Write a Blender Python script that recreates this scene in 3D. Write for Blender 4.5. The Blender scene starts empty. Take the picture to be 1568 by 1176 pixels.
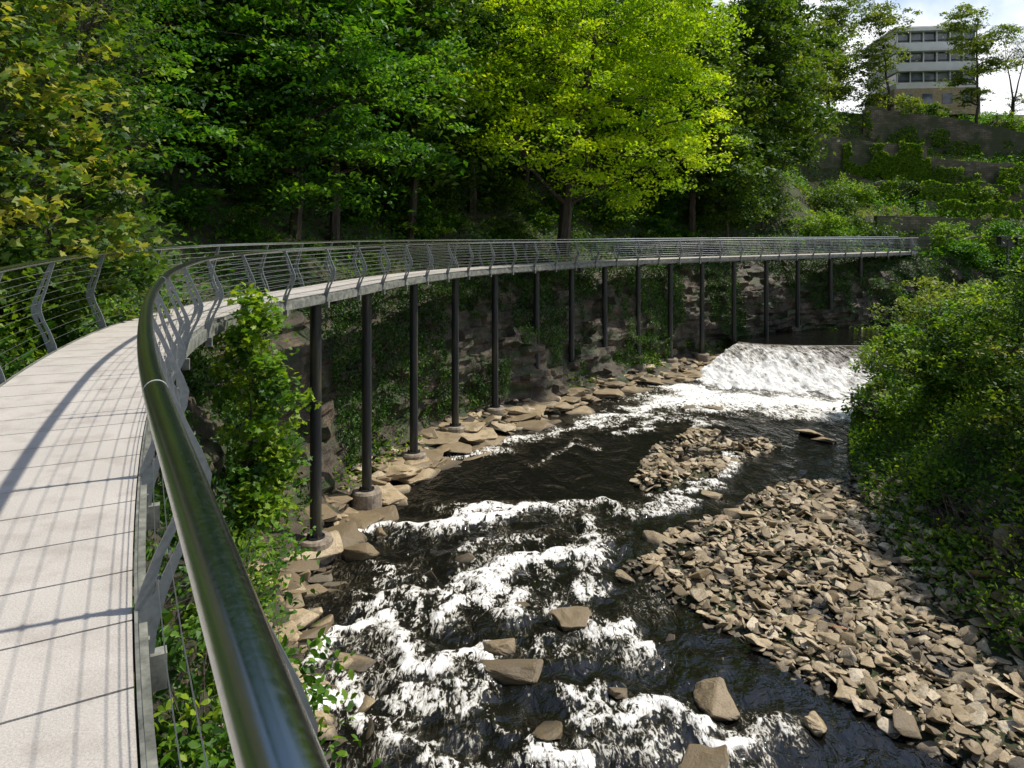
import bpy, bmesh, math, random
import numpy as np
from mathutils import Vector
rng=np.random.default_rng(7); random.seed(7)
scene=bpy.context.scene

# ------------------------------------------------------------------ helpers
def nd(nt,t,**kw):
    n=nt.nodes.new(t)
    for k,v in kw.items(): setattr(n,k,v)
    return n
def new_mat(name):
    m=bpy.data.materials.new(name); m.use_nodes=True
    nt=m.node_tree; nt.nodes.clear()
    out=nd(nt,'ShaderNodeOutputMaterial')
    return m,nt,out
def ramp(nt,fac,stops,interp='LINEAR'):
    r=nd(nt,'ShaderNodeValToRGB'); r.color_ramp.interpolation=interp
    e=r.color_ramp.elements
    while len(e)<len(stops): e.new(0.5)
    for i,(p,c) in enumerate(stops):
        e[i].position=p; e[i].color=(c[0],c[1],c[2],1) if hasattr(c,'__len__') else (c,c,c,1)
    nt.links.new(fac,r.inputs[0]); return r.outputs[0]
def noise(nt,scale,detail=6,rough=.55,dist=0,vec=None,mapscale=None,rot=None):
    if vec is None:
        vec=nd(nt,'ShaderNodeNewGeometry').outputs['Position']
    if mapscale or rot:
        mp=nd(nt,'ShaderNodeMapping'); nt.links.new(vec,mp.inputs[0])
        if mapscale: mp.inputs['Scale'].default_value=mapscale
        if rot: mp.inputs['Rotation'].default_value=rot
        vec=mp.outputs[0]
    n=nd(nt,'ShaderNodeTexNoise'); nt.links.new(vec,n.inputs['Vector'])
    n.inputs['Scale'].default_value=scale; n.inputs['Detail'].default_value=detail
    n.inputs['Roughness'].default_value=rough; n.inputs['Distortion'].default_value=dist
    return n.outputs['Fac']
def mth(nt,op,a,b=None,clamp=False):
    m=nd(nt,'ShaderNodeMath',operation=op); m.use_clamp=clamp
    for i,v in enumerate((a,b)):
        if v is None: continue
        if isinstance(v,(int,float)): m.inputs[i].default_value=v
        else: nt.links.new(v,m.inputs[i])
    return m.outputs[0]
def mixc(nt,fac,a,b,blend='MIX'):
    m=nd(nt,'ShaderNodeMix',data_type='RGBA',blend_type=blend)
    if isinstance(fac,(int,float)): m.inputs[0].default_value=fac
    else: nt.links.new(fac,m.inputs[0])
    for i,v in ((6,a),(7,b)):
        if hasattr(v,'__len__'): m.inputs[i].default_value=(v[0],v[1],v[2],1)
        else: nt.links.new(v,m.inputs[i])
    return m.outputs[2]
def attr(nt,name):
    a=nd(nt,'ShaderNodeAttribute'); a.attribute_name=name; return a.outputs['Fac']
def bump(nt,h,strength=.5,dist=.05):
    b=nd(nt,'ShaderNodeBump'); b.inputs['Strength'].default_value=strength; b.inputs['Distance'].default_value=dist
    nt.links.new(h,b.inputs['Height']); return b.outputs[0]
def princ(nt,out,col,rough=.7,metal=0,normal=None,spec=.5):
    p=nd(nt,'ShaderNodeBsdfPrincipled')
    if hasattr(col,'__len__'): p.inputs['Base Color'].default_value=(col[0],col[1],col[2],1)
    else: nt.links.new(col,p.inputs['Base Color'])
    if isinstance(rough,(int,float)): p.inputs['Roughness'].default_value=rough
    else: nt.links.new(rough,p.inputs['Roughness'])
    p.inputs['Metallic'].default_value=metal
    p.inputs['Specular IOR Level'].default_value=spec
    if normal is not None: nt.links.new(normal,p.inputs['Normal'])
    nt.links.new(p.outputs[0],out.inputs[0]); return p

def build_mesh(name,V,faces_flat,counts,mat=None,parent=None,fattr=None,vattr=None,smooth=False):
    V=np.asarray(V,dtype=np.float32); faces_flat=np.asarray(faces_flat,dtype=np.int32); counts=np.asarray(counts,dtype=np.int32)
    me=bpy.data.meshes.new(name)
    me.vertices.add(len(V)); me.vertices.foreach_set('co',V.ravel())
    me.loops.add(len(faces_flat)); me.loops.foreach_set('vertex_index',faces_flat)
    me.polygons.add(len(counts))
    st=np.concatenate(([0],np.cumsum(counts)[:-1])).astype(np.int32)
    me.polygons.foreach_set('loop_start',st); me.polygons.foreach_set('loop_total',counts)
    me.polygons.foreach_set('use_smooth',np.full(len(counts),smooth,dtype=bool))
    me.update(calc_edges=True)
    if fattr:
        for k,a in fattr.items():
            at=me.attributes.new(k,'FLOAT','FACE'); at.data.foreach_set('value',np.asarray(a,dtype=np.float32))
    if vattr:
        for k,a in vattr.items():
            at=me.attributes.new(k,'FLOAT','POINT'); at.data.foreach_set('value',np.asarray(a,dtype=np.float32))
    if mat: me.materials.append(mat)
    ob=bpy.data.objects.new(name,me); scene.collection.objects.link(ob)
    if parent: ob.parent=parent
    return ob
class Geo:
    def __init__(s): s.V=[];s.F=[];s.C=[];s.A=[];s.n=0
    def add(s,V,F,tone=0.5):
        V=np.asarray(V,float); 
        s.V.append(V)
        for f in F:
            s.F.extend([i+s.n for i in f]); s.C.append(len(f)); s.A.append(tone)
        s.n+=len(V)
    def make(s,name,mat,parent=None,smooth=False):
        return build_mesh(name,np.concatenate(s.V),s.F,s.C,mat,parent,fattr={'tone':s.A},smooth=smooth)
def empty(name,loc=(0,0,0)):
    e=bpy.data.objects.new(name,None); e.location=(0,0,0); scene.collection.objects.link(e); e.empty_display_size=.3; return e
def tube(geo,P,R,sides=6,tone=.5,cap=True):
    P=np.asarray(P,float); n=len(P)
    R=np.broadcast_to(np.asarray(R,float),(n,))
    T=np.gradient(P,axis=0); T/=np.linalg.norm(T,axis=1)[:,None]+1e-9
    up=np.array([0,0,1.]) 
    if abs(T[:,2]).mean()>.75: up=np.array([0,1.,0])
    A=np.cross(T,up); A/=np.linalg.norm(A,axis=1)[:,None]+1e-9
    B=np.cross(A,T)
    a=np.linspace(0,2*np.pi,sides,endpoint=False)
    V=(P[:,None,:]+R[:,None,None]*(np.cos(a)[None,:,None]*A[:,None,:]+np.sin(a)[None,:,None]*B[:,None,:])).reshape(-1,3)
    F=[(i*sides+j,i*sides+(j+1)%sides,(i+1)*sides+(j+1)%sides,(i+1)*sides+j) for i in range(n-1) for j in range(sides)]
    if cap: F+= [tuple(range(sides-1,-1,-1)),tuple((n-1)*sides+j for j in range(sides))]
    geo.add(V,F,tone)
def box(geo,c,s,rot=0,tone=.5):
    x,y,z=[k/2 for k in s]; ca,sa=math.cos(rot),math.sin(rot)
    V=[]
    for dx,dy,dz in [(-x,-y,-z),(x,-y,-z),(x,y,-z),(-x,y,-z),(-x,-y,z),(x,-y,z),(x,y,z),(-x,y,z)]:
        V.append((c[0]+dx*ca-dy*sa,c[1]+dx*sa+dy*ca,c[2]+dz))
    geo.add(V,[(0,3,2,1),(4,5,6,7),(0,1,5,4),(1,2,6,5),(2,3,7,6),(3,0,4,7)],tone)

_tab=rng.random((8,256,256))
def vn(x,y,seed=0):
    t=_tab[seed%8]; xi=np.floor(x).astype(int); yi=np.floor(y).astype(int)
    fx=x-xi; fy=y-yi; fx=fx*fx*(3-2*fx); fy=fy*fy*(3-2*fy)
    a=t[xi&255,yi&255];b=t[(xi+1)&255,yi&255];c=t[xi&255,(yi+1)&255];d=t[(xi+1)&255,(yi+1)&255]
    return (a*(1-fx)+b*fx)*(1-fy)+(c*(1-fx)+d*fx)*fy
def fbm(x,y,seed=0,o=4):
    s=0;a=.5;tot=0
    for k in range(o):
        s=s+a*vn(x*2**k+17.3*k,y*2**k+5.1*k,seed+k); tot+=a; a*=.5
    return s/tot
def sstep(a,b,x):
    t=np.clip((x-a)/(b-a),0,1); return t*t*(3-2*t)
def catmull(P,step):
    P=np.asarray(P,float); out=[]
    Q=np.vstack([2*P[0]-P[1],P,2*P[-1]-P[-2]])
    for i in range(1,len(Q)-2):
        for t in np.linspace(0,1,12,endpoint=False):
            p0,p1,p2,p3=Q[i-1:i+3]
            out.append(.5*((2*p1)+(-p0+p2)*t+(2*p0-5*p1+4*p2-p3)*t*t+(-p0+3*p1-3*p2+p3)*t**3))
    out.append(P[-1]); out=np.array(out)
    def res(o,st):
        d=np.concatenate(([0],np.cumsum(np.linalg.norm(np.diff(o,axis=0),axis=1))))
        s=np.arange(0,d[-1],st); return np.stack([np.interp(s,d,o[:,k]) for k in range(o.shape[1])],1)
    return res(out,step)
def smooth_poly(P,it):
    P=P.copy()
    for _ in range(it):
        P[1:-1]=.25*P[:-2]+.5*P[1:-1]+.25*P[2:]
    return P
def sdist(x,y,P):
    """signed distance to polyline, positive on its left"""
    shp=np.shape(x); x=np.ravel(x); y=np.ravel(y)
    best=np.full(x.shape,1e18); sg=np.zeros(x.shape)
    for i in range(len(P)-1):
        ax,ay=P[i]; bx,by=P[i+1]; dx,dy=bx-ax,by-ay
        t=np.clip(((x-ax)*dx+(y-ay)*dy)/(dx*dx+dy*dy),0,1)
        ex=x-(ax+t*dx); ey=y-(ay+t*dy); d=ex*ex+ey*ey
        m=d<best; best=np.where(m,d,best); sg=np.where(m,np.sign(dx*(y-ay)-dy*(x-ax)),sg)
    return (np.sqrt(best)*sg).reshape(shp)
def inpoly(x,y,P):
    ins=np.zeros(np.shape(x),bool); n=len(P)
    for i in range(n):
        x1,y1=P[i]; x2,y2=P[(i+1)%n]
        c=((y1>y)!=(y2>y))&(x<(x2-x1)*(y-y1)/(y2-y1+1e-12)+x1); ins^=c
    return ins
def polysd(x,y,P):
    PP=np.vstack([P,P[:1]]); d=np.abs(sdist(x,y,PP)); return np.where(inpoly(x,y,P),d,-d)

# ------------------------------------------------------------------ layout curves (metres, camera at the origin)
WATER=-8.8; POOL=-7.4
Rpts=[(2.0,-3.2),(1.1,-1.6),(.26,-.13),(-.237,.728),(-.664,1.476),(-1.23,2.44),(-1.87,3.62),(-2.67,5.2),(-3.52,7.03),(-4.55,9.6),(-5.3,12.5),(-5.3,15.3),
(-4.5,18.9),(-3.87,22.4),(-2.95,26.1),(-1.74,29.5),(-.15,32.5),(1.79,35.4),(3.85,38.2),(6.1,40.6),(8.4,42.6),(10.8,44.5),(13.2,46.2),(15.7,47.7),(18.2,49.2),(21.4,51.3),(24.6,53.3),(28.0,55.4),(34.5,60.0)]
Rc=smooth_poly(catmull(Rpts,.3),6)
Tn=np.gradient(Rc,axis=0); Tn/=np.linalg.norm(Tn,axis=1)[:,None]
Ln=np.stack([-Tn[:,1],Tn[:,0]],1)
HW=.83
Cc=Rc+Ln*HW; Lc=Rc+Ln*2*HW
Zr=np.interp(Rc[:,1],[-5,7,12,16,24,30,38,60],[-.55,-.55,-.47,-.41,-.41,-.46,-.53,-.52])
Zr=smooth_poly(Zr[:,None],10)[:,0]; Zd=Zr-1.15
LB=[(2.5,-40),(.8,0),(-1.5,7),(-3.2,11.65),(-4.3,14.8),(-5.6,18.2),(-4.9,22.3),(-2.4,28.6),(1.2,33.4),(5.2,38.5),(12,45.2),(17,49.5),(25,53),(35,55.5),(60,58),(150,62)]
LBs=smooth_poly(catmull(LB,1.0),3)
RB=[(14,-40),(12.5,0),(10.6,10),(10,13.6),(9.6,16.6),(10.9,22.5),(14,30),(17.5,36),(21,41),(27,44.5),(40,47),(150,50)]
RBs=smooth_poly(catmull(RB,1.5),2)
BAR1=np.array([(7.2,23.2),(4.5,21.3),(2.6,18.8),(4,15.6),(5.4,13.6),(6.7,11.9),(7.4,8),(13,8),(12,16),(11,20),(12,25.5),(9.5,25)])
BAR2=np.array([(4,24.6),(5.2,28.5),(8.2,31.8),(11,29),(8,25.8),(5,23.8)])

def height(x,y):
    t=sdist(x,y,LBs); r=-sdist(x,y,RBs)
    n=fbm(x*.35,y*.35,1); n2=fbm(x*1.3,y*1.3,3)
    hL=np.interp(t,[-3,-.5,0,1.6,3.2,4.2,8,30,60,200],[-10,-9.4,-9.1,-8.8,-3.4,-2.25,.2,17,36,42])
    hT=np.interp(y-.06*(x-35),[50,52,56,60,72,73,84,86,95,97,110,160],[-9,-7.8,-4.6,-2.5,0.2,1.3,5,8,11,14.5,18.5,26])
    w=sstep(24,36,x)*sstep(44,52,y)
    hL=np.where(t>0,hL*(1-w)+np.minimum(hL,hT)*w,hL)
    hR=np.interp(r,[-1.5,0,1,5,9,40,100],[-10,-8.9,-8.1,-4.6,-3.2,-1.5,0])
    b1=sstep(-.9,.9,polysd(x,y,BAR1)); b2=sstep(-.9,.6,polysd(x,y,BAR2))
    lump=(fbm(x*.55+3,y*.55,6,2)-.5)*.6*(1-sstep(-2,1.5,r))
    bed=-9.6+np.maximum(b1*(.90+lump),b2*(.91+lump))+(n2-.5)*.20
    h=np.maximum(np.maximum(hL+(n-.5)*1.2*sstep(2,8,t),hR+(n-.5)*.9*sstep(0,3,r)),bed)
    dc=np.abs(sdist(x,y,Cc[::4])); 
    h=np.where((dc<1.7)&(t<12),np.minimum(h,-2.2-.0*h),h)
    return h

# ------------------------------------------------------------------ materials
def leaf_mat(name,dark,mid,bright,transl=.42):
    m,nt,out=new_mat(name)
    c=ramp(nt,attr(nt,'tone'),[(0,dark),(.5,mid),(1,bright)])
    d=nd(nt,'ShaderNodeBsdfPrincipled'); d.inputs['Roughness'].default_value=.5; d.inputs['Specular IOR Level'].default_value=.3
    nt.links.new(c,d.inputs['Base Color'])
    t=nd(nt,'ShaderNodeBsdfTranslucent')
    tc=mixc(nt,1.0,c,(1.7,1.6,.5),'MULTIPLY'); nt.links.new(tc,t.inputs[0])
    mx=nd(nt,'ShaderNodeMixShader'); mx.inputs[0].default_value=transl
    nt.links.new(d.outputs[0],mx.inputs[1]); nt.links.new(t.outputs[0],mx.inputs[2]); nt.links.new(mx.outputs[0],out.inputs[0])
    return m
M_oak=leaf_mat('oak_leaf',(.08,.18,.006),(.27,.43,.010),(.52,.62,.02),.5)
M_green=leaf_mat('green_leaf',(.012,.045,.006),(.048,.155,.012),(.18,.36,.02))
M_forest=leaf_mat('forest_leaf',(.009,.026,.006),(.030,.08,.010),(.11,.19,.016),.36)
M_syc=leaf_mat('sycamore_leaf',(.02,.06,.008),(.085,.17,.018),(.34,.34,.06))
M_bush=leaf_mat('shrub_leaf',(.02,.065,.008),(.09,.21,.014),(.27,.38,.03))
M_ivy=leaf_mat('ivy_leaf',(.010,.03,.006),(.032,.09,.010),(.10,.20,.02),.2)
M_pale=leaf_mat('pale_leaf',(.05,.085,.015),(.12,.19,.025),(.26,.32,.05))

m,nt,out=new_mat('bark'); n=noise(nt,9,6,mapscale=(1,1,.2))
princ(nt,out,ramp(nt,n,[(.3,(.018,.013,.009)),(.7,(.08,.062,.045))]),.9,normal=bump(nt,n,.8,.04)); M_bark=m

m,nt,out=new_mat('ground_earth'); n=noise(nt,.8,8,.65); n2=noise(nt,6,6,.7)
c=mixc(nt,ramp(nt,n,[(.42,0),(.6,1)]),(.035,.030,.016),(.03,.065,.012))
c=mixc(nt,ramp(nt,n2,[(.3,0),(.8,1)]),c,(.07,.07,.03)); 
princ(nt,out,c,.95,normal=bump(nt,n2,.9,.15)); M_ground=m

m,nt,out=new_mat('rock_sandstone'); n=noise(nt,1.3,8,.6); n2=noise(nt,14,8,.7); n3=noise(nt,.6,4,mapscale=(1,1,4))
c=ramp(nt,n,[(.3,(.028,.022,.015)),(.5,(.095,.072,.044)),(.7,(.22,.165,.10))])
c=mixc(nt,ramp(nt,n2,[(.35,.7),(.65,0)]),c,(.018,.015,.012))
c=mixc(nt,ramp(nt,n3,[(.48,0),(.60,.8)]),c,(.03,.055,.012))
princ(nt,out,c,.65,normal=bump(nt,n2,.9,.08)); M_rock=m

m,nt,out=new_mat('river_stone'); n2=noise(nt,22,6,.65); n4=noise(nt,2.5,5,.6)
c=ramp(nt,attr(nt,'tone'),[(0,(.05,.04,.026)),(.25,(.20,.15,.085)),(.55,(.46,.355,.215)),(.85,(.62,.53,.38)),(1,(.38,.18,.10))])
c=mixc(nt,ramp(nt,n2,[(.35,.5),(.6,0)]),c,(.10,.075,.04))
c=mixc(nt,ramp(nt,n4,[(.48,0),(.66,.6)]),c,(.14,.10,.045))
z=nd(nt,'ShaderNodeSeparateXYZ'); g=nd(nt,'ShaderNodeNewGeometry'); nt.links.new(g.outputs['Position'],z.inputs[0])
wet=ramp(nt,mth(nt,'MULTIPLY',mth(nt,'SUBTRACT',z.outputs[2],WATER),5.0),[(.1,0),(.45,1)])
c=mixc(nt,wet,mixc(nt,.75,c,(.02,.016,.01)),c)
princ(nt,out,c,.62,normal=bump(nt,n2,.6,.03)); M_stone=m

m,nt,out=new_mat('river_water')
fo=attr(nt,'foam'); R_=(0,0,.35)
a=noise(nt,1.6,9,.62,1.8,mapscale=(1.15,.6,1),rot=R_); b=noise(nt,6,8,.64,1.6,mapscale=(1.2,.5,1),rot=R_)
def ridge(sc,w,ms,off):
    r=mth(nt,'ABSOLUTE',mth(nt,'SUBTRACT',noise(nt,sc,5,.55,1.4,mapscale=ms,rot=(0,0,off)),.5))
    return mth(nt,'SUBTRACT',1.0,mth(nt,'MULTIPLY',r,w),True)
holes=mth(nt,'MAXIMUM',ridge(3.0,9,(1.2,.5,1),.9),mth(nt,'MULTIPLY',ridge(7.0,8,(1.2,.5,1),.2),.8))
core=mth(nt,'ADD',mth(nt,'MULTIPLY',mth(nt,'SUBTRACT',a,.5),3.6),mth(nt,'MULTIPLY',mth(nt,'SUBTRACT',b,.5),4.2))
core=mth(nt,'SUBTRACT',mth(nt,'MULTIPLY',fo,mth(nt,'ADD',core,1.18)),mth(nt,'MULTIPLY',holes,.24))
core=ramp(nt,core,[(.34,0),(.52,.5),(.85,1)])
lace=mth(nt,'MAXIMUM',ridge(1.5,24,(1.3,.5,1),.3),mth(nt,'MULTIPLY',ridge(3.4,16,(1.3,.45,1),.45),.8))
lz=ramp(nt,noise(nt,.8,4,.55,.5,mapscale=(1,.6,1),rot=R_),[(.44,0),(.60,1)])
lace=mth(nt,'MULTIPLY',mth(nt,'MULTIPLY',lace,lz),mth(nt,'MULTIPLY',mth(nt,'SUBTRACT',fo,.07),3.0,True))
lace=mth(nt,'MULTIPLY',lace,ramp(nt,b,[(.42,0),(.56,1)]))
mask=mth(nt,'MAXIMUM',core,mth(nt,'MULTIPLY',lace,.8))
base_=mixc(nt,mth(nt,'MULTIPLY',fo,.8,True),(.005,.005,.004),(.014,.012,.007))
wc=ramp(nt,mask,[(0,(.012,.010,.006)),(.22,(.07,.06,.038)),(.5,(.50,.48,.42)),(1,(.90,.89,.86))])
col=mixc(nt,ramp(nt,mask,[(0,0),(.2,1)]),base_,wc)
nw=noise(nt,1.7,4,.5,.8,mapscale=(1,.6,1),rot=R_); nw2=noise(nt,6,3,.5,.5)
bh=mth(nt,'ADD',nw,mth(nt,'MULTIPLY',nw2,.18))
bh=mth(nt,'ADD',bh,mth(nt,'MULTIPLY',mask,.22))
princ(nt,out,col,ramp(nt,mask,[(0,.05),(.6,.5)]),normal=bump(nt,bh,.6,.22)); M_water=m

m,nt,out=new_mat('weir_whitewater')
n=noise(nt,4,9,.74,.6,mapscale=(2.0,.22,1),rot=(0,0,-.55)); n5=noise(nt,1.1,6,.65,.9); f=attr(nt,'foam')
v=mth(nt,'ADD',mth(nt,'ADD',mth(nt,'MULTIPLY',mth(nt,'SUBTRACT',n,.5),1.7),mth(nt,'MULTIPLY',mth(nt,'SUBTRACT',n5,.5),1.1)),f)
mask=ramp(nt,v,[(.22,0),(.45,.45),(.75,1)])
princ(nt,out,ramp(nt,mask,[(0,(.03,.024,.014)),(.4,(.30,.28,.24)),(1,(.9,.9,.89))]),mixc(nt,mask,(.1,)*3,(.7,)*3),normal=bump(nt,n,.6,.2)); M_weir=m

m,nt,out=new_mat('deck_concrete'); n=noise(nt,1.2,6); n2=noise(nt,110,3,.8)
c=ramp(nt,n,[(.3,(.38,.35,.31)),(.7,(.51,.47,.42))]); c=mixc(nt,.42,c,ramp(nt,n2,[(.3,(.24,.22,.19)),(.7,(.76,.72,.66))]))
n3=noise(nt,3.5,6,.6); c=mixc(nt,ramp(nt,n3,[(.50,0),(.75,.5)]),c,(.22,.18,.14))
princ(nt,out,c,.85,normal=bump(nt,n2,.5,.005)); M_deck=m

m,nt,out=new_mat('grey_steel_paint'); n=noise(nt,30,5)
princ(nt,out,ramp(nt,n,[(.3,(.18,.20,.215)),(.7,(.26,.28,.295))]),.38,metal=.4); M_post=m
m,nt,out=new_mat('handrail_steel'); n=noise(nt,2.5,6,.6); n2=noise(nt,70,4,.7); n3=noise(nt,45,7,.75)
c=ramp(nt,n,[(.3,(.36,.375,.36)),(.7,(.46,.475,.46))]); c=mixc(nt,ramp(nt,n3,[(.56,0),(.75,.3)]),c,(.18,.19,.17))
princ(nt,out,c,ramp(nt,n2,[(.3,.17),(.7,.27)]),metal=1.0); M_rail=m
m,nt,out=new_mat('rail_joint'); princ(nt,out,(.7,.7,.68),.4,metal=.4); M_joint=m
m,nt,out=new_mat('stainless_wire'); princ(nt,out,(.4,.41,.41),.35,metal=.9); M_wire=m
m,nt,out=new_mat('column_black_paint'); n=noise(nt,1.2,7,.7,mapscale=(3,3,.5))
princ(nt,out,ramp(nt,n,[(.4,(.012,.014,.017)),(.55,(.022,.024,.024)),(.72,(.085,.075,.035))]),.34); M_col=m
m,nt,out=new_mat('edge_weathered'); n=noise(nt,6,7,.7)
princ(nt,out,ramp(nt,n,[(.35,(.06,.065,.055)),(.6,(.20,.205,.175)),(.75,(.34,.33,.29))]),.8); M_edge=m
m,nt,out=new_mat('footing_concrete'); n=noise(nt,4,7,.7)
princ(nt,out,ramp(nt,n,[(.35,(.10,.08,.058)),(.65,(.36,.30,.225))]),.85,normal=bump(nt,n,.5,.05)); M_foot=m

m,nt,out=new_mat('stone_wall'); g=nd(nt,'ShaderNodeTexCoord')
br=nd(nt,'ShaderNodeTexBrick'); nt.links.new(g.outputs['UV'],br.inputs[0]); br.inputs['Scale'].default_value=1
br.inputs['Brick Width'].default_value=.55; br.inputs['Row Height'].default_value=.24; br.inputs['Mortar Size'].default_value=.02
br.inputs['Color1'].default_value=(.12,.10,.072,1); br.inputs['Color2'].default_value=(.25,.20,.14,1); br.inputs['Mortar'].default_value=(.07,.06,.042,1)
n=noise(nt,.4,7,.65); c=mixc(nt,ramp(nt,n,[(.38,0),(.56,.88)]),br.outputs[0],(.045,.06,.022))
princ(nt,out,c,.9,normal=bump(nt,br.outputs['Fac'],-.5,.05)); M_wall=m
m,nt,out=new_mat('white_render'); n=noise(nt,.8,5); princ(nt,out,ramp(nt,n,[(.3,(.68,.66,.61)),(.7,(.8,.78,.73))]),.8); M_white=m
m,nt,out=new_mat('window_glass'); n=noise(nt,.6,2); princ(nt,out,ramp(nt,n,[(.4,(.06,.09,.12)),(.6,(.16,.2,.24))]),.1); M_glass=m
m,nt,out=new_mat('tan_stone'); n=noise(nt,3,7,.7); princ(nt,out,ramp(nt,n,[(.3,(.26,.20,.11)),(.7,(.48,.38,.24))]),.85); M_tan=m
m,nt,out=new_mat('dark_frame'); princ(nt,out,(.03,.035,.035),.5); M_dark=m

# ------------------------------------------------------------------ ground
xs=np.concatenate([-np.geomspace(46,1500,22)[::-1],np.arange(-45,85,.5),np.geomspace(86,1500,22)])
ys=np.concatenate([-np.geomspace(16,1500,20)[::-1],np.arange(-15,125,.5),np.geomspace(126,1500,20)])
X,Y=np.meshgrid(xs,ys); H=height(X,Y)
nx,ny=len(xs),len(ys)
idx=np.arange(nx*ny).reshape(ny,nx)
q=np.stack([idx[:-1,:-1],idx[:-1,1:],idx[1:,1:],idx[1:,:-1]],-1).reshape(-1)
build_mesh('ground',np.stack([X,Y,H],-1).reshape(-1,3),q,np.full(len(q)//4,4),M_ground,smooth=True)
ixx=lambda x:np.clip(((np.asarray(x)+45)/.5).astype(int),0,259)
iyy=lambda y:np.clip(((np.asarray(y)+15)/.5).astype(int),0,279)
Tg=sdist(xs[None,22:282]+0*ys[20:300,None],ys[20:300,None]+0*xs[None,22:282],LBs)
def tq(x,y): return Tg[iyy(y),ixx(x)]
def hz(x,y):
    return float(H[20+iyy(y),22+ixx(x)])

# ------------------------------------------------------------------ rock cliff
CL=catmull(LBs[(LBs[:,1]>-6)&(LBs[:,0]<75)],.16)
ct=np.gradient(smooth_poly(CL,30),axis=0); ct/=np.linalg.norm(ct,axis=1)[:,None]; cn=np.stack([-ct[:,1],ct[:,0]],1)
prof=np.array([(-.9,-9.7),(-.1,-9.0),(.5,-8.5),(1.3,-8.2),(1.5,-7.6),(1.75,-6.2),(2.0,-5),(2.3,-3.9),(2.9,-3.0),(3.6,-2.3),(4.6,-2.1)])
pd=np.concatenate(([0],np.cumsum(np.linalg.norm(np.diff(prof,axis=0),axis=1)))); vv=np.arange(0,pd[-1],.12)
pt=np.interp(vv,pd,prof[:,0]); pz=np.interp(vv,pd,prof[:,1])
U=np.arange(len(CL))[:,None]*.16+0*pt[None,:]; PZ=pz[None,:]+0*U
row=np.floor(PZ/.42+2.5*fbm(U*.2,PZ*.1,2)); 
rj=_tab[2][(row.astype(int)*7)&255,3]
cell=_tab[4][(np.floor(U/(.7+.9*rj)+rj*5+.6*fbm(U,PZ,3)).astype(int))&255,(row.astype(int))&255]
disp=(cell-.5)*.5+(fbm(U*.25,PZ*.25,5)-.5)*1.8+(fbm(U*1.3,PZ*2.4,6)-.5)*.5+(fbm(U*4,PZ*6,1)-.5)*.12
amp=sstep(0,1.0,pt)[None,:]*(1-sstep(3.3,4.6,pt)[None,:])
T2=pt[None,:]-disp*amp
Zc=PZ+((cell-.5)*.3+(fbm(U*.8,PZ,1)-.5)*.4)*(1-amp*.4)*sstep(-.9,0.2,pt)[None,:]
Pc=CL[:,None,:]+cn[:,None,:]*T2[...,None]
VC=np.concatenate([Pc,Zc[...,None]],-1)
nu,nv=U.shape; idx=np.arange(nu*nv).reshape(nu,nv)
q=np.stack([idx[:-1,:-1],idx[1:,:-1],idx[1:,1:],idx[:-1,1:]],-1).reshape(-1)
build_mesh('rock_cliff',VC.reshape(-1,3),q,np.full(len(q)//4,4),M_rock)

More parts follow.
